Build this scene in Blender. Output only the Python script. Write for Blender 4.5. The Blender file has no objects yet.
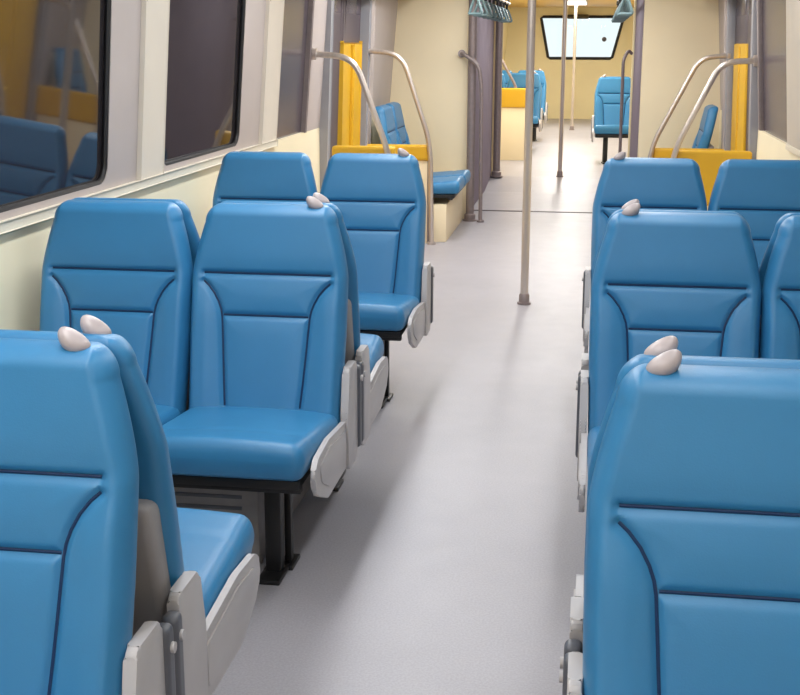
import bpy, bmesh, math
from mathutils import Vector, Matrix
R = math.radians
sc = bpy.context.scene
COL = sc.collection

# ------------------------------------------------------------------ camera
F = 1251.3
cam_d = bpy.data.cameras.new('camera'); cam = bpy.data.objects.new('camera', cam_d); COL.objects.link(cam)
sc.camera = cam
HC = 1.517
Rm = Matrix.Rotation(R(8.593), 3, 'Z') @ Matrix.Rotation(R(90 - 13.669), 3, 'X') @ Matrix.Rotation(R(.152), 3, 'Z')
cam.matrix_world = Matrix.Translation((0, 0, HC)) @ Rm.to_4x4()
cam_d.sensor_width = 36; cam_d.sensor_fit = 'HORIZONTAL'
cam_d.lens = F * 36 / 800
cam_d.clip_start = 0.05

sc.view_settings.view_transform = 'Standard'
sc.view_settings.look = 'None'
sc.view_settings.exposure = 0.13
sc.view_settings.gamma = 1.0

# ------------------------------------------------------------------ materials
def s2l(c):
    return tuple(((x / 255) / 12.92 if x / 255 <= .04045 else ((x / 255 + .055) / 1.055) ** 2.4) for x in c)
MATS = {}
def mat(name, rgb, rough=.5, metal=0.0, var=.06, scale=6.0, bump=0.0, bscale=200.0, spec=.5, coat=0.0, stretch=(1, 1, 1)):
    m = bpy.data.materials.new(name); m.use_nodes = True
    nt = m.node_tree; N = nt.nodes; L = nt.links
    b = N['Principled BSDF']
    lin = s2l(rgb)
    tc = N.new('ShaderNodeTexCoord'); mp = N.new('ShaderNodeMapping')
    mp.inputs['Scale'].default_value = stretch
    L.new(tc.outputs['Object'], mp.inputs['Vector'])
    no = N.new('ShaderNodeTexNoise'); no.inputs['Scale'].default_value = scale; no.inputs['Detail'].default_value = 4
    L.new(mp.outputs[0], no.inputs['Vector'])
    cr = N.new('ShaderNodeValToRGB')
    cr.color_ramp.elements[0].position = .3; cr.color_ramp.elements[1].position = .7
    cr.color_ramp.elements[0].color = tuple(max(0, x * (1 - var)) for x in lin) + (1,)
    cr.color_ramp.elements[1].color = tuple(min(1, x * (1 + var)) for x in lin) + (1,)
    L.new(no.outputs['Fac'], cr.inputs[0]); L.new(cr.outputs[0], b.inputs['Base Color'])
    b.inputs['Roughness'].default_value = rough; b.inputs['Metallic'].default_value = metal
    b.inputs['Specular IOR Level'].default_value = spec
    b.inputs['Coat Weight'].default_value = coat
    if bump:
        n2 = N.new('ShaderNodeTexNoise'); n2.inputs['Scale'].default_value = bscale
        L.new(tc.outputs['Object'], n2.inputs['Vector'])
        bp = N.new('ShaderNodeBump'); bp.inputs['Strength'].default_value = bump; bp.inputs['Distance'].default_value = .002
        L.new(n2.outputs['Fac'], bp.inputs['Height']); L.new(bp.outputs[0], b.inputs['Normal'])
    MATS[name] = m
    return m
VINYL = mat('blue_vinyl', (50, 122, 170), .40, var=.05, scale=5, bump=.12, bscale=350)
PIPE = mat('navy_seam', (12, 44, 84), .6)
SHELL = mat('grey_shell', (150, 146, 146), .5)
PLAST = mat('pale_plastic', (184, 180, 181), .4)
KNOB = mat('knob_plastic', (176, 165, 166), .35, var=.1, scale=30)
ARM = mat('armrest_grey', (150, 150, 156), .35)
ARMD = mat('armrest_dark', (92, 94, 102), .4)
BLACK = mat('black_steel', (22, 22, 24), .45)
BOXG = mat('heater_grey', (150, 146, 146), .55, var=.12, scale=20)
CREAM = mat('cream_panel', (250, 238, 206), .5, var=.03, scale=2)
TAN = mat('tan_panel', (240, 224, 190), .5, var=.03, scale=2)
WARM = mat('warm_panel', (242, 230, 188), .5, var=.03, scale=2)
MAUVE = mat('pillar_grey', (184, 173, 169), .5, var=.04, scale=3)
PINK = mat('pillar_cream', (214, 204, 190), .5, var=.03, scale=3)
SILL = mat('sill_cream', (226, 218, 200), .45, var=.02)
RUBBER = mat('rubber', (24, 22, 24), .5)
YEL = mat('yellow', (216, 168, 34), .45, var=.05)
STEEL = mat('brushed_steel', (204, 194, 188), .30, .7, var=.08, scale=40, stretch=(1, 1, .1))
STEELD = mat('dull_steel', (142, 130, 130), .42, .35, var=.08, scale=30)
DOORG = mat('door_grey', (86, 77, 82), .45)
BELLOW = mat('bellows_grey', (150, 138, 146), .55)
CEIL = mat('ceiling', (232, 222, 196), .55, var=.02)
CEILW = mat('far_ceiling', (216, 178, 92), .5, var=.03)
TEAL = mat('strap_teal', (104, 128, 132), .35)
THRESH = mat('threshold', (88, 82, 86), .45, .3)
def glass_dark(name, rgb, ior):
    m = mat(name, rgb, .04, var=.1, scale=2); m.node_tree.nodes['Principled BSDF'].inputs['IOR'].default_value = ior
    return m
GLASS = glass_dark('night_glass', (44, 40, 42), 1.9)
GLASSD = glass_dark('door_glass', (84, 76, 84), 1.35); GLASSD.node_tree.nodes['Principled BSDF'].inputs['Roughness'].default_value = .22
# clear pane
CLEAR = bpy.data.materials.new('clear_glass'); CLEAR.use_nodes = True
_n = CLEAR.node_tree.nodes; _l = CLEAR.node_tree.links; _n.clear()
_o = _n.new('ShaderNodeOutputMaterial'); _t = _n.new('ShaderNodeBsdfTransparent'); _g = _n.new('ShaderNodeBsdfGlossy'); _x = _n.new('ShaderNodeMixShader'); _f = _n.new('ShaderNodeFresnel')
_t.inputs[0].default_value = (.93, .98, .97, 1); _g.inputs['Roughness'].default_value = .02; _f.inputs[0].default_value = 1.45
_l.new(_f.outputs[0], _x.inputs[0]); _l.new(_t.outputs[0], _x.inputs[1]); _l.new(_g.outputs[0], _x.inputs[2]); _l.new(_x.outputs[0], _o.inputs[0])
# lamp diffuser
LAMP = bpy.data.materials.new('lamp_diffuser'); LAMP.use_nodes = True
_b = LAMP.node_tree.nodes['Principled BSDF']
_b.inputs['Emission Color'].default_value = (1, .97, .9, 1); _b.inputs['Emission Strength'].default_value = 2.0
# floor: speckled vinyl
def floor_mat():
    m = mat('speckled_floor', (166, 163, 170), .3, var=.05, scale=1.6, spec=.5)
    nt = m.node_tree; N = nt.nodes; L = nt.links; b = N['Principled BSDF']
    cr = [n for n in N if n.type == 'VALTORGB'][0]
    tc = [n for n in N if n.type == 'TEX_COORD'][0]
    n2 = N.new('ShaderNodeTexNoise'); n2.inputs['Scale'].default_value = 160; n2.inputs['Detail'].default_value = 2
    L.new(tc.outputs['Object'], n2.inputs['Vector'])
    c2 = N.new('ShaderNodeValToRGB'); c2.color_ramp.elements[0].position = .35; c2.color_ramp.elements[1].position = .65
    c2.color_ramp.elements[0].color = (.86, .86, .86, 1); c2.color_ramp.elements[1].color = (1, 1, 1, 1)
    L.new(n2.outputs['Fac'], c2.inputs[0])
    mx = N.new('ShaderNodeMixRGB'); mx.blend_type = 'MULTIPLY'; mx.inputs[0].default_value = 1
    L.new(cr.outputs[0], mx.inputs[1]); L.new(c2.outputs[0], mx.inputs[2]); L.new(mx.outputs[0], b.inputs['Base Color'])
    n3 = N.new('ShaderNodeTexNoise'); n3.inputs['Scale'].default_value = 9; L.new(tc.outputs['Object'], n3.inputs['Vector'])
    mr = N.new('ShaderNodeMapRange'); mr.inputs['To Min'].default_value = .36; mr.inputs['To Max'].default_value = .50
    L.new(n3.outputs['Fac'], mr.inputs['Value']); L.new(mr.outputs[0], b.inputs['Roughness'])
    return m
FLOOR = floor_mat()

# ------------------------------------------------------------------ object helpers
def link(name, bm, m, parent=None, smooth=True, angle=40):
    bmesh.ops.remove_doubles(bm, verts=bm.verts, dist=1e-6)
    bmesh.ops.recalc_face_normals(bm, faces=bm.faces)
    me = bpy.data.meshes.new(name); bm.to_mesh(me); bm.free()
    me.materials.append(m)
    if smooth:
        me.shade_smooth()
        try: me.set_sharp_from_angle(angle=R(angle))
        except Exception: pass
    o = bpy.data.objects.new(name, me); COL.objects.link(o)
    if parent: o.parent = parent
    return o
def tag(o, label=None, cat=None, group=None, kind=None):
    if label: o['label'] = label
    if cat: o['category'] = cat
    if group: o['group'] = group
    if kind: o['kind'] = kind
    return o
def empty(name, loc, rz=0.0):
    o = bpy.data.objects.new(name, None); COL.objects.link(o); o.location = loc; o.rotation_euler = (0, 0, rz)
    o.empty_display_size = .1
    return o
def copy_tree(o, parent=None):
    c = o.copy(); COL.objects.link(c)
    if parent: c.parent = parent
    for ch in list(o.children): copy_tree(ch, c)
    return c
def struct(name, bm, m, parent=None, smooth=True):
    o = link(name, bm, m, parent, smooth)
    if not parent: o['kind'] = 'structure'
    return o

# ------------------------------------------------------------------ mesh helpers
def box(bm, x0, x1, y0, y1, z0, z1, bev=0.0, seg=2):
    t = bmesh.new()
    bmesh.ops.create_cube(t, size=1)
    for q in t.verts:
        q.co = Vector((x0 + (q.co.x + .5) * (x1 - x0), y0 + (q.co.y + .5) * (y1 - y0), z0 + (q.co.z + .5) * (z1 - z0)))
    if bev: bmesh.ops.bevel(t, geom=list(t.edges), offset=bev, segments=seg, affect='EDGES', profile=.5)
    merge(bm, t)
def merge(bm, t, M=None):
    mp = {}
    for q in t.verts: mp[q] = bm.verts.new(M @ q.co if M else q.co)
    for f in t.faces:
        try: bm.faces.new([mp[q] for q in f.verts])
        except ValueError: pass
    t.free()
def rounded_box(bm, x0, x1, y0, y1, z0, z1, r, n=10, k=4, fn=None):
    def axis(a, b):
        rr = min(r, (b - a) / 2 * .999)
        L = [a + rr * (1 - math.cos(i / k * math.pi / 2)) for i in range(k)]
        L += [a + rr + (b - a - 2 * rr) * i / n for i in range(n + 1)]
        L += [b - rr * (1 - math.cos((k - 1 - i) / k * math.pi / 2)) for i in range(k)]
        return L
    X, Y, Z = axis(x0, x1), axis(y0, y1), axis(z0, z1)
    rx = min(r, (x1 - x0) / 2 * .999, (y1 - y0) / 2 * .999, (z1 - z0) / 2 * .999)
    cache = {}
    def vert(x, y, z):
        key = (round(x, 6), round(y, 6), round(z, 6))
        if key in cache: return cache[key]
        c = Vector((min(max(x, x0 + rx), x1 - rx), min(max(y, y0 + rx), y1 - rx), min(max(z, z0 + rx), z1 - rx)))
        d = Vector((x, y, z)) - c
        p = c + d.normalized() * rx if d.length > 1e-9 else Vector((x, y, z))
        if fn: p = fn(p)
        cache[key] = bm.verts.new(p)
        return cache[key]
    def face(A, B, g):
        for i in range(len(A) - 1):
            for j in range(len(B) - 1):
                q = [g(A[i], B[j]), g(A[i + 1], B[j]), g(A[i + 1], B[j + 1]), g(A[i], B[j + 1])]
                vs = []
                for p in q:
                    w = vert(*p)
                    if w not in vs: vs.append(w)
                if len(vs) > 2:
                    try: bm.faces.new(vs)
                    except ValueError: pass
    face(X, Y, lambda a, b: (a, b, z0)); face(X, Y, lambda a, b: (a, b, z1))
    face(X, Z, lambda a, b: (a, y0, b)); face(X, Z, lambda a, b: (a, y1, b))
    face(Y, Z, lambda a, b: (x0, a, b)); face(Y, Z, lambda a, b: (x1, a, b))
def fillet(pts, r, n=8):
    P = [Vector(p) for p in pts]; out = [P[0]]
    for i in range(1, len(P) - 1):
        a, b, c = P[i - 1], P[i], P[i + 1]
        u = (a - b); w = (c - b); rr = min(r, u.length * .48, w.length * .48)
        s, e = b + u.normalized() * rr, b + w.normalized() * rr
        for k in range(n + 1):
            t = k / n
            out.append(s * (1 - t) ** 2 + b * 2 * t * (1 - t) + e * t * t)
    out.append(P[-1])
    return out
def tube(bm, path, r, n=12, caps=True, closed=False):
    P = [Vector(p) for p in path]; m = len(P); rings = []
    N = None
    for i in range(m):
        if closed: T = (P[(i + 1) % m] - P[i - 1]).normalized()
        else: T = (P[min(i + 1, m - 1)] - P[max(i - 1, 0)]).normalized()
        if N is None:
            N = T.orthogonal().normalized()
        else:
            N = (N - T * N.dot(T)).normalized()
        B = T.cross(N)
        rad = r(i / (m - 1)) if callable(r) else r
        rings.append([bm.verts.new(P[i] + (N * math.cos(a) + B * math.sin(a)) * rad) for a in [2 * math.pi * k / n for k in range(n)]])
    for i in range(m if closed else m - 1):
        A, B_ = rings[i], rings[(i + 1) % m]
        for k in range(n):
            bm.faces.new([A[k], A[(k + 1) % n], B_[(k + 1) % n], B_[k]])
    if caps and not closed:
        bm.faces.new(rings[0]); bm.faces.new(rings[-1])
def prism_x(bm, prof, x0, x1, bev=.004):
    t = bmesh.new()
    A = [t.verts.new((x0, y, z)) for y, z in prof]; B = [t.verts.new((x1, y, z)) for y, z in prof]
    n = len(prof)
    t.faces.new(A); t.faces.new(B[::-1])
    for i in range(n): t.faces.new([A[i], B[i], B[(i + 1) % n], A[(i + 1) % n]])
    if bev: bmesh.ops.bevel(t, geom=list(t.edges), offset=bev, segments=2, affect='EDGES', profile=.5)
    merge(bm, t)
def fillet2(prof, r, n=4):
    P = [Vector((0, y, z)) for y, z in prof]; m = len(P); out = []
    for i in range(m):
        a, b, c = P[i - 1], P[i], P[(i + 1) % m]
        u = a - b; w = c - b; rr = min(r, u.length * .45, w.length * .45)
        s, e = b + u.normalized() * rr, b + w.normalized() * rr
        for k in range(n + 1):
            t = k / n; q = s * (1 - t) ** 2 + b * 2 * t * (1 - t) + e * t * t
            out.append((q.y, q.z))
    return out

# ------------------------------------------------------------------ the blue seats
H = .64; ZB = .40; HW = .2435
def halfw(h):
    if h < .42: w = .237 + (HW - .237) * min(1, h / .25)
    else: w = HW - .037 * (min(h, .585) - .42) ** 1.4 / .165 ** 1.4
    r = .056
    if h > H - r: w = w - r + math.sqrt(max(0, r * r - (h - (H - r)) ** 2))
    return max(w, .02)
def seam_paths():
    S = []
    S.append([(-.196 + .392 * i / 10, .436) for i in range(11)])
    S.append([(-.132 + .264 * i / 10, .312) for i in range(11)])
    for sgn in (-1, 1):
        c = [(.196, .412), (.180, .398), (.162, .376), (.148, .350), (.140, .328), (.136, .306), (.132, .250), (.128, .190), (.123, .120), (.117, .045)]
        S.append([(sgn * a, b) for a, b in c])
    return S
SEAMS = seam_paths()
def dseg(px, py, a, b):
    vx, vy = b[0] - a[0], b[1] - a[1]; wx, wy = px - a[0], py - a[1]
    t = max(0, min(1, (wx * vx + wy * vy) / (vx * vx + vy * vy + 1e-12)))
    return math.hypot(wx - t * vx, wy - t * vy)
def seamdist(u, h):
    return min(dseg(u, h, s[i], s[i + 1]) for s in SEAMS for i in range(len(s) - 1))
TILT = .235
def ymid(h): return -(.025 + (H - h) * TILT * (1 - .25 * h / H))
def front_y(u, h):
    e = min(halfw(h) - abs(u), H - h, h + .0)
    rr = .034
    k = math.sqrt(max(0, 1 - (1 - min(max(e, 0) / rr, 1)) ** 2))
    d = seamdist(u, h)
    g = -.0105 * math.exp(-(d / .0085) ** 2) + .005 * (1 - math.exp(-(d / .035) ** 2))
    q = min(1, max(0, (.46 - h) / .16)); q = q * q * (3 - 2 * q); w_ = min(1, max(0, (abs(u) - .12) / .07)); g += .009 * q * w_ * w_ * (3 - 2 * w_)       # side bolsters
    return ymid(h) - .050 * k - g * min(1, max(e, 0) / .02)
def backrest_mesh():
    bm = bmesh.new(); NU, NV = 130, 160
    fr, bk = [], []
    for j in range(NV + 1):
        tj = j / NV; h = H * (.72 * tj + .28 * (math.sin(math.pi * (tj - .5)) + 1) / 2)
        fr.append([]); bk.append([])
        w = halfw(h)
        for i in range(NU + 1):
            s = -1 + 2 * i / NU
            u = w * (.75 * s + .25 * math.sin(math.pi / 2 * s))
            yf = front_y(u, h)
            e = min(w - abs(u), H - h, h)
            k = math.sqrt(max(0, 1 - (1 - min(max(e, 0) / .028, 1)) ** 2))
            edge = i in (0, NU) or j in (0, NV)
            a = bm.verts.new((u, ymid(h) if edge else yf, ZB + h)); fr[-1].append(a)
            bk[-1].append(a if edge else bm.verts.new((u, ymid(h) + .023 * k, ZB + h)))
    for j in range(NV):
        for i in range(NU):
            for g in (fr, bk):
                try: bm.faces.new([g[j][i], g[j][i + 1], g[j + 1][i + 1], g[j + 1][i]])
                except ValueError: pass
    return bm
def piping_mesh():
    bm = bmesh.new()
    for s in SEAMS:
        n = []
        for i in range(len(s) - 1):
            for k in range(4):
                t = k / 4; n.append((s[i][0] * (1 - t) + s[i + 1][0] * t, s[i][1] * (1 - t) + s[i + 1][1] * t))
        n.append(s[-1])
        tube(bm, [(u, front_y(u, h) - .0006, ZB + h) for u, h in n], .0032, 6)
    return bm
def cushion_mesh():
    def fn(p):
        t = (p.y + .19) / -.49                       # 0 at the back, 1 at the front
        up = .035 * min(max(t, 0), 1)
        if p.z > .38:
            f = (p.z - .36) / .075
            cx = 1 - (p.x / .235) ** 2
            p = Vector((p.x, p.y, p.z + up * f + .010 * cx * f - .006 * math.exp(-((p.y + .54) / .008) ** 2) * f))
        nar = 1 - .035 * max(0, t - .6)
        return Vector((p.x * nar, p.y, p.z + .012 * max(0, t)))
    bm = bmesh.new(); rounded_box(bm, -.238, .238, -.68, -.19, .366, .435, .034, n=26, k=5, fn=fn)
    return bm
B_bm = None
proto_parts = {}
def make_seat(aisle):
    root = empty('train_seat', (0, 0, 0))
    def part(key, name, build, m, parent=root):
        if key in proto_parts:
            o = bpy.data.objects.new(name, proto_parts[key]); COL.objects.link(o); o.parent = parent
        else:
            o = link(name, build(), m, parent); proto_parts[key] = o.data
        return o
    b = part('back', 'backrest', backrest_mesh, VINYL)
    part('pipe', 'piping', piping_mesh, PIPE, b)
    part('cush', 'cushion', cushion_mesh, VINYL)
    def shell():
        bm = bmesh.new()
        z0, z1 = .30, .735
        def fn(p):
            h = p.z - ZB
            return Vector((p.x, p.y + ymid(h) + .055, p.z))
        rounded_box(bm, -.226, .226, -.052, .012, z0, z1, .02, n=8, k=3, fn=fn)
        return bm
    part('shell', 'back_shell', shell, SHELL)
    def pan():
        bm = bmesh.new()
        box(bm, -.215, .215, -.64, -.16, .346, .372, .004)
        box(bm, -.215, .215, -.625, -.595, .330, .348, .003)
        box(bm, -.215, .215, -.22, -.19, .330, .348, .003)
        return bm
    part('pan', 'seat_frame', pan, BLACK)
    if aisle:
        s = aisle
        def legA():
            bm = bmesh.new(); c = s * .085
            box(bm, c - .024, c + .024, -.435, -.39, .012, .347, .005)
            box(bm, c - .034, c + .034, -.50, -.345, 0, .016, .004)
            return bm
        def legB():
            bm = bmesh.new(); c = s * .11
            box(bm, c - .010, c + .010, -.355, -.325, .012, .347, .003)
            box(bm, c - .022, c + .022, -.39, -.29, 0, .014, .003)
            return bm
        part(('legA', s), 'leg', legA, BLACK); part(('legB', s), 'leg', legB, BLACK)
        def side():
            bm = bmesh.new()
            prof = fillet2([(-.045, .565), (-.165, .565), (-.195, .43), (-.19, .25), (-.045, .25)], .02)
            a, b_ = sorted((s * .2405, s * .264)); prism_x(bm, prof, a, b_, .007)
            prof2 = fillet2([(-.17, .405), (-.44, .43), (-.585, .42), (-.625, .385), (-.60, .32), (-.46, .262), (-.17, .262)], .02)
            a, b_ = sorted((s * .2405, s * .256)); prism_x(bm, prof2, a, b_, .006)
            prof3 = fillet2([(-.21, .385), (-.44, .408), (-.57, .395), (-.55, .34), (-.44, .29), (-.21, .29)], .02)
            a, b_ = sorted((s * .253, s * .260)); prism_x(bm, prof3, a, b_, .003)
            return bm
        part(('side', s), 'side_panel', side, PLAST)
        def arm():
            bm = bmesh.new(); a, b_ = sorted((s * .2405, s * .272))
            rounded_box(bm, a, b_, -.044, -.004, .275, .54, .012, n=6, k=4)
            return bm
        ar = part(('arm', s), 'armrest', arm, ARMD)
        def pivot():
            bm = bmesh.new(); a, b_ = sorted((s * .268, s * .278))
            tube(bm, [(a, -.024, .50), (b_, -.024, .50)], .010, 14)
            return bm
        part(('piv', s), 'pivot', pivot, PLAST, ar)
        def knob():
            bm = bmesh.new()
            t = bmesh.new(); bmesh.ops.create_uvsphere(t, u_segments=28, v_segments=16, radius=1)
            for q in t.verts:
                x, y, z = q.co
                q.co = Vector((x * .0295 * (1 + .12 * z), y * .021, z * .0175 + .003 * x * x))
            M = Matrix.Translation((s * .135, -.046, ZB + H + .004)) @ Matrix.Rotation(s * R(33), 4, 'Y')
            merge(bm, t, M)
            return bm
        kn = part(('knob', s), 'grab_knob', knob, KNOB)
        def stem():
            bm = bmesh.new(); tube(bm, [(s * .146, -.058, ZB + H - .05), (s * .137, -.048, ZB + H)], .011, 10); return bm
        part(('stem', s), 'stem', stem, ARM, kn)
    return root

XM = -.3485; PW = .4885
XL = [-.957, -.957 - PW]       # aisle and window seat centres, left block
XR = [.2585, .2585 + PW]
ROWS = [1.925, 3.742, 5.559]
P0 = make_seat(0); PP = make_seat(1); PN = make_seat(-1)
used = set()
def seat(x, y, z, rz, aisle, label, group):
    p = {0: P0, 1: PP, -1: PN}[aisle]
    o = p if aisle not in used else None
    if o is None:
        o = copy_tree(p)
    used.add(aisle)
    SEATS.append((o, (x, y, z), rz, label, group))
    return o
SEATS = []
G1 = 'blue seats facing the camera'; G2 = 'blue seats facing away, back to back with the others'
LB = {
 ('L', 0, 0, 'f'): 'large blue seat in the bottom left corner, its backrest cut by the photo edge',
 ('L', 0, 0, 'b'): 'blue seat facing away right behind the bottom left one, cushion and pale side panel showing',
 ('L', 0, 1, 'f'): 'blue window seat beside the bottom left seat, outside the photo edge',
 ('L', 0, 1, 'b'): 'blue window seat facing away, left of the nearest cushion with a pale side panel',
 ('L', 1, 0, 'f'): 'blue aisle seat with full cushion and black legs in the middle left row',
 ('L', 1, 0, 'b'): 'blue seat facing away, mostly hidden behind the middle left aisle seat',
 ('L', 1, 1, 'f'): 'blue window seat under the pillar between windows, left of the aisle seat on black legs',
 ('L', 1, 1, 'b'): 'blue window seat facing away, hidden behind the middle left window seat',
 ('L', 2, 0, 'f'): 'blue aisle seat farthest back of the left rows, next to the curved rails',
 ('L', 2, 1, 'f'): 'blue window seat farthest back of the left rows, only its upper back showing',
 ('R', 0, 0, 'f'): 'largest blue seat in the bottom right corner, two pale knobs on its shoulder',
 ('R', 0, 0, 'b'): 'blue seat facing away, only its light top edge showing behind the bottom right seat',
 ('R', 0, 1, 'f'): 'blue window seat beside the bottom right seat, outside the photo edge',
 ('R', 0, 1, 'b'): 'blue window seat facing away behind the bottom right row, outside the photo edge',
 ('R', 1, 0, 'f'): 'blue aisle seat of the middle right row, directly above the bottom right seat',
 ('R', 1, 0, 'b'): 'blue seat facing away, hidden behind the middle right aisle seat',
 ('R', 1, 1, 'f'): 'blue window seat of the middle right row, cut by the right photo edge',
 ('R', 1, 1, 'b'): 'blue window seat facing away behind the middle right window seat',
 ('R', 2, 0, 'f'): 'blue aisle seat farthest back of the right rows, left of the yellow gap',
 ('R', 2, 1, 'f'): 'blue window seat farthest back of the right rows, right of the yellow gap',
}
for r, y in enumerate(ROWS):
    for side, XS, sg in (('L', XL, 1), ('R', XR, -1)):
        for k in (0, 1):
            seat(XS[k], y, 0, 0, sg if k == 0 else 0, LB[(side, r, k, 'f')], G1)
            if r < 2: seat(XS[k], y, 0, math.pi, -sg if k == 0 else 0, LB[(side, r, k, 'b')], G2)
ZF = .08                                         # raised floor of the far carriage
seat(XR[0], 16.15, ZF, 0, -1, 'small blue seat on a black leg beyond the gangway, right of the far poles', 'blue seats in the far carriage')
seat(XR[1], 16.15, ZF, 0, 0, 'far carriage blue seat hidden behind the right tan partition', 'blue seats in the far carriage')
for y, w in ((17.9, 'first'), (19.7, 'second')):
    seat(XL[0], y, ZF, 0, 1, 'far carriage blue aisle seat, %s row behind the small yellow capped screen' % w, 'blue seats in the far carriage')
    seat(XL[1], y, ZF, 0, 0, 'far carriage blue window seat, %s row behind the small yellow capped screen' % w, 'blue seats in the far carriage')
for y, w in ((9.90, 'nearer the door'), (10.39, 'against the tan partition')):
    seat(-1.68, y, 0, math.pi / 2, 0, 'side-facing blue seat on the left wall, %s' % w, 'side-facing seats by the doors')
seat(2 * XM + 1.68, 10.455, 0, -math.pi / 2, 0, 'side-facing blue seat on the right wall, behind the slanting rails', 'side-facing seats by the doors')
for o, loc, rz, label, group in SEATS:
    o.location = loc; o.rotation_euler = (0, 0, rz); tag(o, label, 'seat', group)

# heaters under the seats
def heater(x0, x1, y0, y1, label):
    root = empty('underseat_heater', ((x0 + x1) / 2, (y0 + y1) / 2, 0))
    hx, hy = (x1 - x0) / 2, (y1 - y0) / 2
    bm = bmesh.new(); box(bm, -hx, hx, -hy, hy, 0, .282, .006); link('housing', bm, BOXG, root)
    bm = bmesh.new(); 
    for k in range(5): box(bm, -hx + .05, hx - .05, -hy - .004, -hy + .002, .07 + k * .035, .08 + k * .035)
    link('grille', bm, ARMD, root)
    tag(root, label, 'heater', 'dark heater boxes under the seats')
for y, w in zip(ROWS, ('bottom left', 'middle left', 'farthest left')):
    heater(-1.72, -.93, y - .37, y + (.37 if y < 5 else .12), 'dark grey heater box under the %s row of blue seats' % w)
for y, w in zip(ROWS, ('bottom right', 'middle right', 'farthest right')):
    heater(2 * XM + .93, 2 * XM + 1.72, y - .37, y + (.37 if y < 5 else .12), 'dark grey heater box under the %s row of blue seats' % w)
for sgn, w in ((1, 'left'), (-1, 'right')):
    x0, x1 = -1.74, -1.10
    if sgn < 0: x0, x1 = 2 * XM - x1, 2 * XM - x0
    bm = bmesh.new(); box(bm, x0, x1, 9.68 if sgn > 0 else 10.19, 10.93, 0, .295, .006)
    tag(link('bench_base', bm, TAN), 'tan boxed base under the side-facing seats on the %s wall' % w, 'bench base', 'bench bases')

# ------------------------------------------------------------------ side walls
WXL = -1.76; ZS = .98; LEAN = .08
Y0, Y1 = -2.5, 25.2; CZ = 2.2
def wx(z, out=0.0, side=-1):
    x = WXL + (LEAN * (z - ZS) if z > ZS else 0) - out
    return x if side < 0 else 2 * XM - x
def wbox(bm, side, y0, y1, z0, z1, o0, o1, bev=0.0):
    """box on the wall; o = distance outwards from the inner wall face (negative stands into the room)"""
    t = bmesh.new(); bmesh.ops.create_cube(t, size=1)
    for q in t.verts:
        y = y0 + (q.co.y + .5) * (y1 - y0); z = z0 + (q.co.z + .5) * (z1 - z0); o = o0 + (q.co.x + .5) * (o1 - o0)
        q.co = Vector((wx(z, o, side), y, z))
    if bev: bmesh.ops.bevel(t, geom=list(t.edges), offset=bev, segments=2, affect='EDGES', profile=.5)
    merge(bm, t)
def rrect(y0, y1, z0, z1, r, n=8):
    pts = []
    for cy, cz, a0 in ((y1 - r, z0 + r, -90), (y1 - r, z1 - r, 0), (y0 + r, z1 - r, 90), (y0 + r, z0 + r, 180)):
        for k in range(n + 1):
            a = R(a0 + 90 * k / n); pts.append((cy + r * math.cos(a), cz + r * math.sin(a)))
    return pts
def holed(bm, side, y0, y1, z0, z1, hole, reveal):
    hy = sum(p[0] for p in hole) / len(hole); hz = sum(p[1] for p in hole) / len(hole)
    n = len(hole) // 4; outer = []
    cs = [(y1, z0), (y1, z1), (y0, z1), (y0, z0)]
    for q in range(4):
        seg = hole[q * n:(q + 1) * n]
        for i, (y, z) in enumerate(seg):
            cy, cz = cs[q]; t = i / (n - 1)
            # walk round the corner: first half on one side, second on the other
            if q in (0, 2):
                a, b = (seg[0][0], cz), (cy, seg[-1][1])
            else:
                a, b = (cy, seg[0][1]), (seg[-1][0], cz)
            if t < .5: u = t * 2; p = (a[0] + (cy - a[0]) * u, a[1] + (cz - a[1]) * u)
            else: u = t * 2 - 1; p = (cy + (b[0] - cy) * u, cz + (b[1] - cz) * u)
            outer.append(p)
    A = [bm.verts.new((wx(z, 0, side), y, z)) for y, z in outer]
    B = [bm.verts.new((wx(z, 0, side), y, z)) for y, z in hole]
    C = [bm.verts.new((wx(z, reveal, side), y, z)) for y, z in hole]
    m = len(hole)
    for i in range(m):
        j = (i + 1) % m
        bm.faces.new([A[i], A[j], B[j], B[i]]); bm.faces.new([B[i], B[j], C[j], C[i]])
ZH0, ZH1 = 1.015, 1.86
wn = [0]
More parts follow.
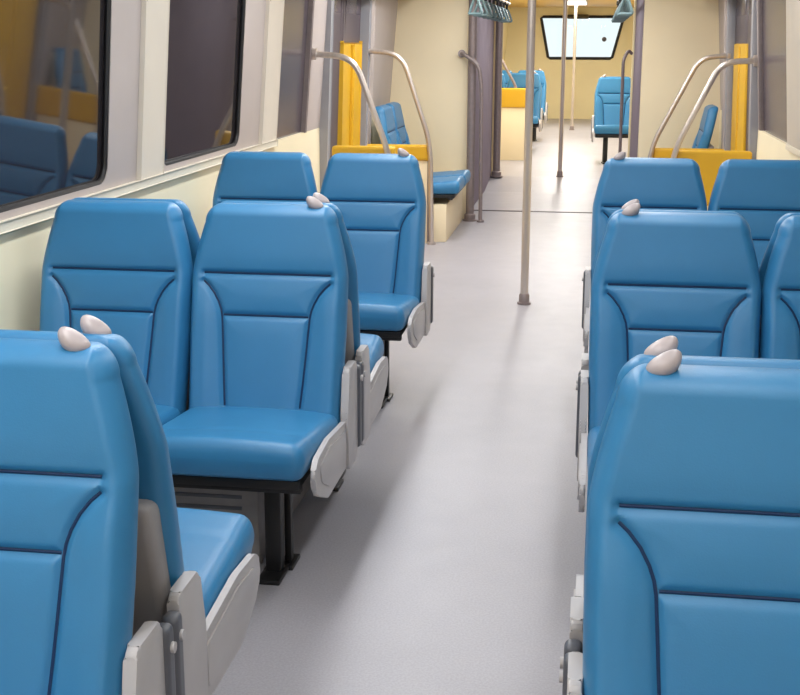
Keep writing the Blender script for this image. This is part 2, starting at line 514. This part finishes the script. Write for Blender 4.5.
for side, nm in ((-1, 'left'), (1, 'right')):
    DA, DB, GA, GB = (8.10, 9.58, 6.9, 7.68) if side < 0 else (8.46, 10.12, 7.12, 8.38); DM = (DA + DB) / 2
    # lower wall and sill ledge
    bm = bmesh.new(); wbox(bm, side, Y0, DA, 0, ZS, 0, .10); wbox(bm, side, DB, Y1, 0, ZS, 0, .10)
    wall = struct('wall_' + nm, bm, CREAM)
    bm = bmesh.new(); wbox(bm, side, Y0, GA, ZS - .022, ZS + .012, -.018, .03, .005)
    struct('trim_1' if side < 0 else 'trim_2', bm, SILL)
    # upper wall with window holes
    bm = bmesh.new()
    bays = [(-2.5, -.1, -2.2, -.4), (-.1, 1.75, .15, 1.45), (1.75, 4.70, 2.0, 4.41), (4.70, 6.40, 5.01, 6.18)]
    for (a, b, h0, h1) in bays:
        holed(bm, side, a, b, ZS, CZ, rrect(h0, h1, ZH0, ZH1, .07), .05)
    wbox(bm, side, 6.40, GA, ZS, CZ, 0, .1)
    wbox(bm, side, GA, DB, 1.98, CZ, 0, .1)
    wbox(bm, side, GB, DA, ZS, 1.98, 0, .1)
    struct('wall_upper_' + nm if False else 'wall_' + nm + '_upper', bm, MAUVE, None, True)
    bm = bmesh.new(); wbox(bm, side, DB, 11.0, ZS, CZ, 0, .1)
    wbox(bm, side, DB, DB + .14, .0, 1.98, -.02, .05, .004)
    struct('trim_3' if side < 0 else 'trim_4', bm, MAUVE)
    bm = bmesh.new(); wbox(bm, side, 14.0, Y1, ZS, CZ, 0, .1)
    struct('wall_' + nm + '_far', bm, WARM)
    # pillar covers
    bm = bmesh.new()
    for a, b in ((4.71, 4.98), (6.56, GA - .02), (1.58, 1.92)):
        wbox(bm, side, a, b, ZS + .01, 1.98, -.014, .02, .006)
    struct('trim_5' if side < 0 else 'trim_6', bm, PINK)
    for (a, b, h0, h1) in bays:
        wn[0] += 1
        w = empty('window_%d' % wn[0], (wx(1.4, 0, side), (h0 + h1) / 2, ZH0)); w['kind'] = 'structure'
        inv = Matrix.Translation(-w.location)
        bm = bmesh.new()
        C = [bm.verts.new((wx(z, .022, side), y, z)) for y, z in rrect(h0 - .001, h1 + .001, ZH0 - .001, ZH1 + .001, .07)]
        D = [bm.verts.new((wx(z, .034, side), y, z)) for y, z in rrect(h0 - .001, h1 + .001, ZH0 - .001, ZH1 + .001, .07)]
        bm.faces.new(C); bm.faces.new(D)
        for i in range(len(C)): bm.faces.new([C[i], C[(i + 1) % len(C)], D[(i + 1) % len(C)], D[i]])
        bm.transform(inv); link('pane', bm, GLASS, w, True, 20)
        bm = bmesh.new()
        tube(bm, [(wx(z, .012, side), y, z) for y, z in rrect(h0 + .004, h1 - .004, ZH0 + .004, ZH1 - .004, .066)], .0105, 8, closed=True)
        bm.transform(inv); link('rubber_seal', bm, RUBBER, w)
    # tall dark side light next to the doors
    wn[0] += 1
    w = empty('window_%d' % wn[0], (wx(1.4, 0, side), (GA + GB) / 2, .98)); w['kind'] = 'structure'
    inv = Matrix.Translation(-w.location)
    bm = bmesh.new(); wbox(bm, side, GA, GB, ZS, 1.98, .02, .04); bm.transform(inv); link('pane', bm, GLASSD, w)
    bm = bmesh.new()
    wbox(bm, side, GB - .035, GB, ZS, 1.98, -.006, .03, .003); wbox(bm, side, GA, GA + .02, ZS, 1.98, -.002, .03, .003)
    bm.transform(inv); link('frame', bm, STEELD, w)
    # double door
    d = empty('door_1' if side < 0 else 'door_2', (wx(0, .05, side), DM, 0)); d['kind'] = 'structure'
    inv = Matrix.Translation(-d.location)
    bm = bmesh.new(); wbox(bm, side, DA, DM - .005, 0, 1.98, .05, .09, .004); bm.transform(inv); l1 = link('leaf', bm, DOORG, d)
    bm = bmesh.new(); wbox(bm, side, DM + .005, DB, 0, 1.98, .05, .09, .004); bm.transform(inv); l2 = link('leaf', bm, DOORG, d)
    for lf, a, b in ((l1, DA + .12, DM - .08), (l2, DM + .08, DB - .1)):
        bm = bmesh.new(); wbox(bm, side, a, b, .80, 1.90, .042, .056, .004); bm.transform(inv); link('pane', bm, GLASSD, lf)
    for a, b in ((DA, DA + .09), (DB - .07, DB)):
        bm = bmesh.new(); wbox(bm, side, a, b, 0, 1.98, -.012, .05, .006); bm.transform(inv)
        link('door_post', bm, ARM, d)
    bm = bmesh.new(); ya = DM - .08; yb = DB - .10
    wbox(bm, side, ya, yb, .04, 1.52, .018, .046, .012); wbox(bm, side, (ya + yb) / 2 - .03, (ya + yb) / 2 + .03, .06, 1.50, .006, .03, .008)
    bm.transform(inv); link('yellow_panel', bm, YEL, d)
    # cornice under the ceiling
    bm = bmesh.new()
    for a, b in ((Y0, 10.98),):
        pr = [(wx(1.9) - .03, 2.2), (wx(1.9) - .03, 1.90), (-1.50, 1.90), (-1.42, 1.94), (-1.36, 2.2)]
        A = [bm.verts.new((x if side < 0 else 2 * XM - x, a, z)) for x, z in pr]; B = [bm.verts.new((x if side < 0 else 2 * XM - x, b, z)) for x, z in pr]
        bm.faces.new(A); bm.faces.new(B)
        for i in range(5): bm.faces.new([A[i], B[i], B[(i + 1) % 5], A[(i + 1) % 5]])
    struct('trim_7' if side < 0 else 'trim_8', bm, TAN, None, False)

# floor, ceiling, ends, partitions
bm = bmesh.new(); box(bm, WXL - .1, 2 * XM - WXL + .1, Y0 - .1, 13.2, -.08, 0); struct('floor', bm, FLOOR, None, False)
bm = bmesh.new(); prism_x(bm, [(13.2, -.08), (13.2, 0), (14.0, ZF), (Y1 + .1, ZF), (Y1 + .1, -.08)], WXL - .1, 2 * XM - WXL + .1, 0)
struct('floor_far', bm, FLOOR, None, False)
bm = bmesh.new(); box(bm, WXL - .1, 2 * XM - WXL + .1, Y0 - .1, 14.0, CZ, CZ + .06); struct('ceiling', bm, CEIL, None, False)
bm = bmesh.new(); box(bm, WXL - .1, 2 * XM - WXL + .1, 14.0, Y1 + .1, CZ, CZ + .06); struct('ceiling_far', bm, CEILW, None, False)
bm = bmesh.new(); box(bm, WXL - .1, 2 * XM - WXL + .1, Y0 - .1, Y0, 0, CZ); struct('wall_back', bm, TAN, None, False)
OX0, OX1 = -1.075, .395
for nm, y, m in (('wall_front', 11.0, TAN), ('wall_front_far', 14.0, WARM)):
    bm = bmesh.new()
    yy = y + .09
    box(bm, WXL - .05, OX0, y, yy, 0, CZ, .012, 3); box(bm, OX1, 2 * XM - WXL + .05, y, yy, 0, CZ, .012, 3)
    box(bm, OX0 - .02, OX1 + .02, y + .005, yy - .005, 2.06, CZ)
    struct(nm, bm, m)
# gangway bellows
for side, nm, X in ((-1, 'wall_gangway_left', OX0 - .02), (1, 'wall_gangway_right', OX1 + .02)):
    bm = bmesh.new(); n = 40
    A, B = [], []
    for i in range(n * 2 + 1):
        y = 11.09 + (14.0 - 11.09) * i / (n * 2); dx = .03 * (1 if i % 2 else 0) * side * 1
        A.append(bm.verts.new((X + dx, y, 0))); B.append(bm.verts.new((X + dx, y, CZ)))
    for i in range(n * 2): bm.faces.new([A[i], A[i + 1], B[i + 1], B[i]])
    struct(nm, bm, BELLOW, None, False)
bm = bmesh.new(); box(bm, OX0, OX1, 11.62, 11.67, 0, .005, .002); struct('trim_9', bm, THRESH)
# end wall with the sloping-sided windscreen
bm = bmesh.new()
xl, xr = WXL - .1, 2 * XM - WXL + .1
hole = [(-.90, 1.24), (.325, 1.24), (.52, 2.02), (-1.06, 2.02)]
out = [(xl, 0), (xr, 0), (xr, CZ), (xl, CZ)]
for yy in (Y1, Y1 + .1):
    A = [bm.verts.new((x, yy, z)) for x, z in out]; B = [bm.verts.new((x, yy, z)) for x, z in hole]
    for i in range(4): bm.faces.new([A[i], A[(i + 1) % 4], B[(i + 1) % 4], B[i]])
B0 = [bm.verts.new((x, Y1, z)) for x, z in hole]; B1 = [bm.verts.new((x, Y1 + .1, z)) for x, z in hole]
for i in range(4): bm.faces.new([B0[i], B0[(i + 1) % 4], B1[(i + 1) % 4], B1[i]])
struct('wall_end', bm, WARM, None, False)
w = empty('window_11', (XM, Y1, 1.24)); w['kind'] = 'structure'
inv = Matrix.Translation(-w.location)
bm = bmesh.new()
A = [bm.verts.new((x, Y1 + .04, z)) for x, z in hole]; bm.faces.new(A)
bm.transform(inv); link('pane', bm, CLEAR, w, False)
bm = bmesh.new(); tube(bm, [(x, Y1 - .005, z) for x, z in fillet_closed] if False else [p for i in range(4) for p in [
    (hole[i][0] + (hole[(i + 1) % 4][0] - hole[i][0]) * t, Y1 - .005, hole[i][1] + (hole[(i + 1) % 4][1] - hole[i][1]) * t) for t in (.03, .25, .5, .75, .97)]], .028, 8, closed=True)
bm.transform(inv); link('rubber_seal', bm, RUBBER, w)
bm = bmesh.new(); rounded_box(bm, -.55, -.15, Y1 - .16, Y1 - .02, 1.98, 2.06, .02, 3, 3)
tag(link('destination_box', bm, mat('olive_box', (70, 60, 34), .5)), 'small dark box mounted at the top middle of the far bright windscreen', 'box')
bm = bmesh.new(); tube(bm, [(.165, Y1 + .01, 1.60), (.165, Y1 + .035, 1.60)], .045, 16)
tag(link('round_sticker', bm, THRESH), 'small dark round mark low on the right of the bright windscreen', 'sticker')
# windscreen desk below
# ------------------------------------------------------------------ screens with yellow caps
def screen(x0, x1, y, z0, top, label, m, cap=.24):
    root = empty('draught_screen', ((x0 + x1) / 2, y, z0)); h = (x1 - x0) / 2
    bm = bmesh.new(); box(bm, -h, h, -.018, .018, 0, top - cap + .01, .004); link('panel', bm, m, root)
    bm = bmesh.new(); rounded_box(bm, -h - .012, h + .012, -.04, .04, top - cap, top, .02, 8, 4); link('yellow_cap', bm, YEL, root)
    bm = bmesh.new()
    tube(bm, [(-h, 0, 0), (-h, 0, top - cap + .02)], .019, 12); link('edge_tube', bm, STEELD, root)
    bm = bmesh.new(); tube(bm, [(h, 0, 0), (h, 0, top - cap + .02)], .019, 12); link('edge_tube', bm, STEELD, root)
    tag(root, label, 'screen', 'yellow-capped draught screens')
screen(-1.60, -1.225, 7.80, 0, .89, 'yellow-topped screen left of the aisle behind the last blue seats, nearer of two', TAN, .15)
screen(-1.72, -1.235, 9.615, 0, .76, 'yellow-topped screen left of the aisle beside the side-facing bench, farther of two', TAN, .12)
screen(.54, 2 * XM + 1.72, 8.47, 0, .84, 'yellow-topped screen right of the aisle, seen between the last two blue seats', TAN, .36)
screen(.48, 2 * XM + 1.72, 10.14, 0, .72, 'yellow-topped screen right of the aisle beside the bench, hidden behind the nearer one', TAN)
screen(-1.70, -.79, 16.0, ZF, .895, 'small far tan screen with a yellow top, left of the near aisle pole', TAN)

# ------------------------------------------------------------------ curved grab rails
def rail(pts, r, rad, label, group, m=STEEL, name='grab_rail', flanges=(0,), feet=()):
    P = [Vector(p) for p in pts]; o0 = P[0].copy(); P = [p - o0 for p in P]
    root = empty(name, o0)
    bm = bmesh.new(); tube(bm, fillet(P, r, 10), rad, 14); link('tube', bm, m, root)
    for i in flanges:
        j = i + 1 if i == 0 else i - 1
        d = (P[j] - P[i]).normalized()
        bm = bmesh.new(); tube(bm, [P[i] - d * .004, P[i] + d * .018], rad * 1.9, 16); link('flange', bm, m, root)
    tag(root, label, 'grab rail', group)
    return root
gr = 'curved rails beside the doors'
def mir(p): return (2 * XM - p[0], p[1], p[2])
r1 = [(wx(1.45) + .012, 7.74, 1.452), (-1.46, 7.74, 1.432), (-1.225, 7.74, .80), (-1.21, 7.74, 0.0)]
r2 = [(wx(1.45) + .012, 9.56, 1.46), (-1.44, 9.56, 1.44), (-1.215, 9.56, .78), (-1.20, 9.56, 0.0)]
rail(r1, .16, .019, 'curved steel rail left of the aisle, nearer one, sloping down from the grey door post', gr, flanges=(0, 3))
rail(r2, .16, .019, 'curved steel rail left of the aisle, farther one, with a long upright to the floor', gr, flanges=(0, 3))
m1 = [(2 * XM - wx(1.40) - .012, 8.41, 1.415), (.80, 8.41, 1.405), (.52, 8.41, .81), (.51, 8.41, 0)]
m2 = [(2 * XM - wx(1.41) - .012, 10.08, 1.43), (.80, 10.08, 1.415), (.455, 10.08, .72), (.445, 10.08, 0)]
rail(m1, .16, .019, 'curved steel rail right of the aisle, nearer one, in front of the yellow strip', gr, flanges=(0, 3))
rail(m2, .16, .019, 'curved steel rail right of the aisle, farther one, against the tan wall', gr, flanges=(0, 3))
rail([(-1.13, 10.98, 1.43), (-1.12, 10.88, 1.44), (-.97, 10.86, 1.34), (-.945, 10.86, 1.15), (-.935, 10.86, .0)], .07, .017, 'bent steel rail at the left side of the gangway opening', 'gangway rails', STEELD, flanges=(0, 4))
rail([(.375, 13.5, 1.42), (.34, 13.45, 1.45), (.29, 13.4, 1.36), (.30, 13.4, .06)], .07, .017, 'bent steel rail inside the right side of the gangway', 'gangway rails', STEELD, flanges=())
rail([(-1.68, 16.6, 1.46), (-1.28, 16.6, 1.46), (-.98, 16.6, .95), (-.98, 16.6, ZF)], .12, .018, 'thin curved rail above the far yellow capped screen', 'gangway rails', STEELD, flanges=(0,))

# ------------------------------------------------------------------ upright poles
def pole(x, y, z0, r, label, m=STEEL):
    root = empty('grab_pole', (x, y, z0))
    bm = bmesh.new(); tube(bm, [(0, 0, .05), (0, 0, CZ - z0)], r, 20); link('pole', bm, m, root)
    bm = bmesh.new(); tube(bm, [(0, 0, 0), (0, 0, .012), (0, 0, .014), (0, 0, .055), (0, 0, .065)], lambda t: r * (1.75 if t < .3 else 1.35 if t < .9 else 1.05), 20); link('foot_collar', bm, STEELD, root)
    bm = bmesh.new(); tube(bm, [(0, 0, CZ - z0 - .03), (0, 0, CZ - z0)], r * 1.8, 20); link('ceiling_flange', bm, STEELD, root)
    tag(root, label, 'pole', 'upright poles')
pole(-.364, 7.38, 0, .0235, 'tall steel pole standing nearest in the middle of the aisle')
pole(-.335, 14.05, ZF, .024, 'steel pole in the aisle past the gangway, second from the camera')
pole(-.345, 21.9, ZF, .025, 'thin farthest steel pole in front of the bright windscreen')
pole(-1.035, 10.94, 0, .036, 'thick dull pole at the left edge of the gangway opening', STEELD)
pole(-1.03, 13.93, ZF, .040, 'dull brown-grey pole at the far left corner of the gangway', STEELD)

# ------------------------------------------------------------------ overhead rails with hand straps
for X, w in ((-.93, 'left'), (.22, 'right')):
    root = empty('overhead_rail', (X, 11.5, 1.93))
    bm = bmesh.new(); tube(bm, [(0, -1.7, 0), (0, 2.45, 0)], .016, 12); link('tube', bm, STEEL, root)
    bm = bmesh.new()
    for yy in (-1.6, .4, 2.35): tube(bm, [(0, yy, 0), (0, yy, CZ - 1.93)], .012, 10)
    link('bracket', bm, STEELD, root)
    tag(root, 'overhead steel rail along the %s side of the aisle, at the top edge' % w, 'overhead rail')
def strap_mesh():
    bm = bmesh.new()
    tube(bm, fillet([(-.06, 0, -.185), (.06, 0, -.185), (.014, 0, -.07), (-.014, 0, -.07), (-.06, 0, -.185)], .02), .011, 8, caps=False)
    return bm
root0 = None
names = ['first', 'second', 'third', 'fourth', 'fifth', 'sixth', 'seventh', 'eighth', 'ninth']
for X, w in ((-.93, 'left'), (.22, 'right')):
    for k in range(9):
        if root0 is None:
            r = root0 = empty('hand_strap', (0, 0, 0))
            link('handle', strap_mesh(), TEAL, r)
            bm = bmesh.new(); box(bm, -.012, .012, -.003, .003, -.075, .012, .001); box(bm, -.018, .018, -.02, .02, -.02, .02, .006)
            link('belt', bm, BLACK, r)
        else: r = copy_tree(root0)
        r.location = (X, 10.05 + k * .44, 1.925); r.rotation_euler = (0, 0, R(12 * ((k * 7) % 5 - 2)))
        tag(r, 'grey hand strap at top edge, %s of aisle, %s from the camera' % (w, names[k]), 'hand strap', 'hand straps at the top edge')

# ------------------------------------------------------------------ ceiling lamps
def lamp(x, y, L, W, power, col, label):
    root = empty('ceiling_light', (x, y, CZ))
    bm = bmesh.new(); box(bm, -W / 2 - .02, W / 2 + .02, -L / 2 - .02, L / 2 + .02, -.02, 0, .004); link('frame', bm, PLAST, root)
    bm = bmesh.new(); box(bm, -W / 2, W / 2, -L / 2, L / 2, -.03, -.012, .004); link('diffuser', bm, LAMP, root)
    ld = bpy.data.lights.new('lamp', 'AREA'); ld.shape = 'RECTANGLE'; ld.size = W; ld.size_y = L; ld.energy = power; ld.color = col
    lo = bpy.data.objects.new('lamp', ld); COL.objects.link(lo); lo.location = (0, 0, -.036); lo.parent = root
    tag(root, label, 'ceiling light', 'ceiling light panels')
ORD = ['nearest to the camera', 'second', 'third', 'fourth', 'fifth', 'sixth', 'seventh', 'eighth', 'ninth', 'tenth']
WHITE = (.96, .98, 1); WRM = (1, .96, .88)
for i, y in enumerate((-1.4, 1.0, 3.4, 5.8, 8.6)):
    for X, w in ((XM - .62, 'left'), (XM + .62, 'right')):
        lamp(X, y, 2.0, .14, (21 if X < XM else 10) * (1.6 if y > 8 else 1), WHITE, 'long white ceiling light above the %s seats, outside the photo, %s' % (w, ORD[i]))
lamp(XM, 9.95, .30, 1.7, 11, WHITE, 'short cross-wise white fill light added before the gangway opening')  # added fill panel that brightens the tan partition, not a known fixture
lamp(XM, 12.5, 1.6, .34, 18, WHITE, 'white ceiling light over the gangway')
for i, y in enumerate((15.6, 18.6, 21.8)):
    lamp(XM, y, 2.0, .34, 60, WRM, 'warm ceiling light in the far carriage, %s' % ORD[i].replace('to the camera', 'to the gangway'))

# ------------------------------------------------------------------ world
wd = bpy.data.worlds.new('world'); sc.world = wd; wd.use_nodes = True
N = wd.node_tree.nodes; L = wd.node_tree.links
bg = N['Background']
tc = N.new('ShaderNodeTexCoord'); sp = N.new('ShaderNodeSeparateXYZ'); cr = N.new('ShaderNodeValToRGB')
L.new(tc.outputs['Generated'], sp.inputs[0])
mr = N.new('ShaderNodeMapRange'); mr.inputs['From Min'].default_value = -.05; mr.inputs['From Max'].default_value = .3
L.new(sp.outputs['Z'], mr.inputs['Value']); L.new(mr.outputs[0], cr.inputs[0])
cr.color_ramp.elements[0].color = (.93, .98, 1, 1); cr.color_ramp.elements[1].color = (.62, .84, .95, 1)
L.new(cr.outputs[0], bg.inputs['Color']); bg.inputs['Strength'].default_value = 1.0
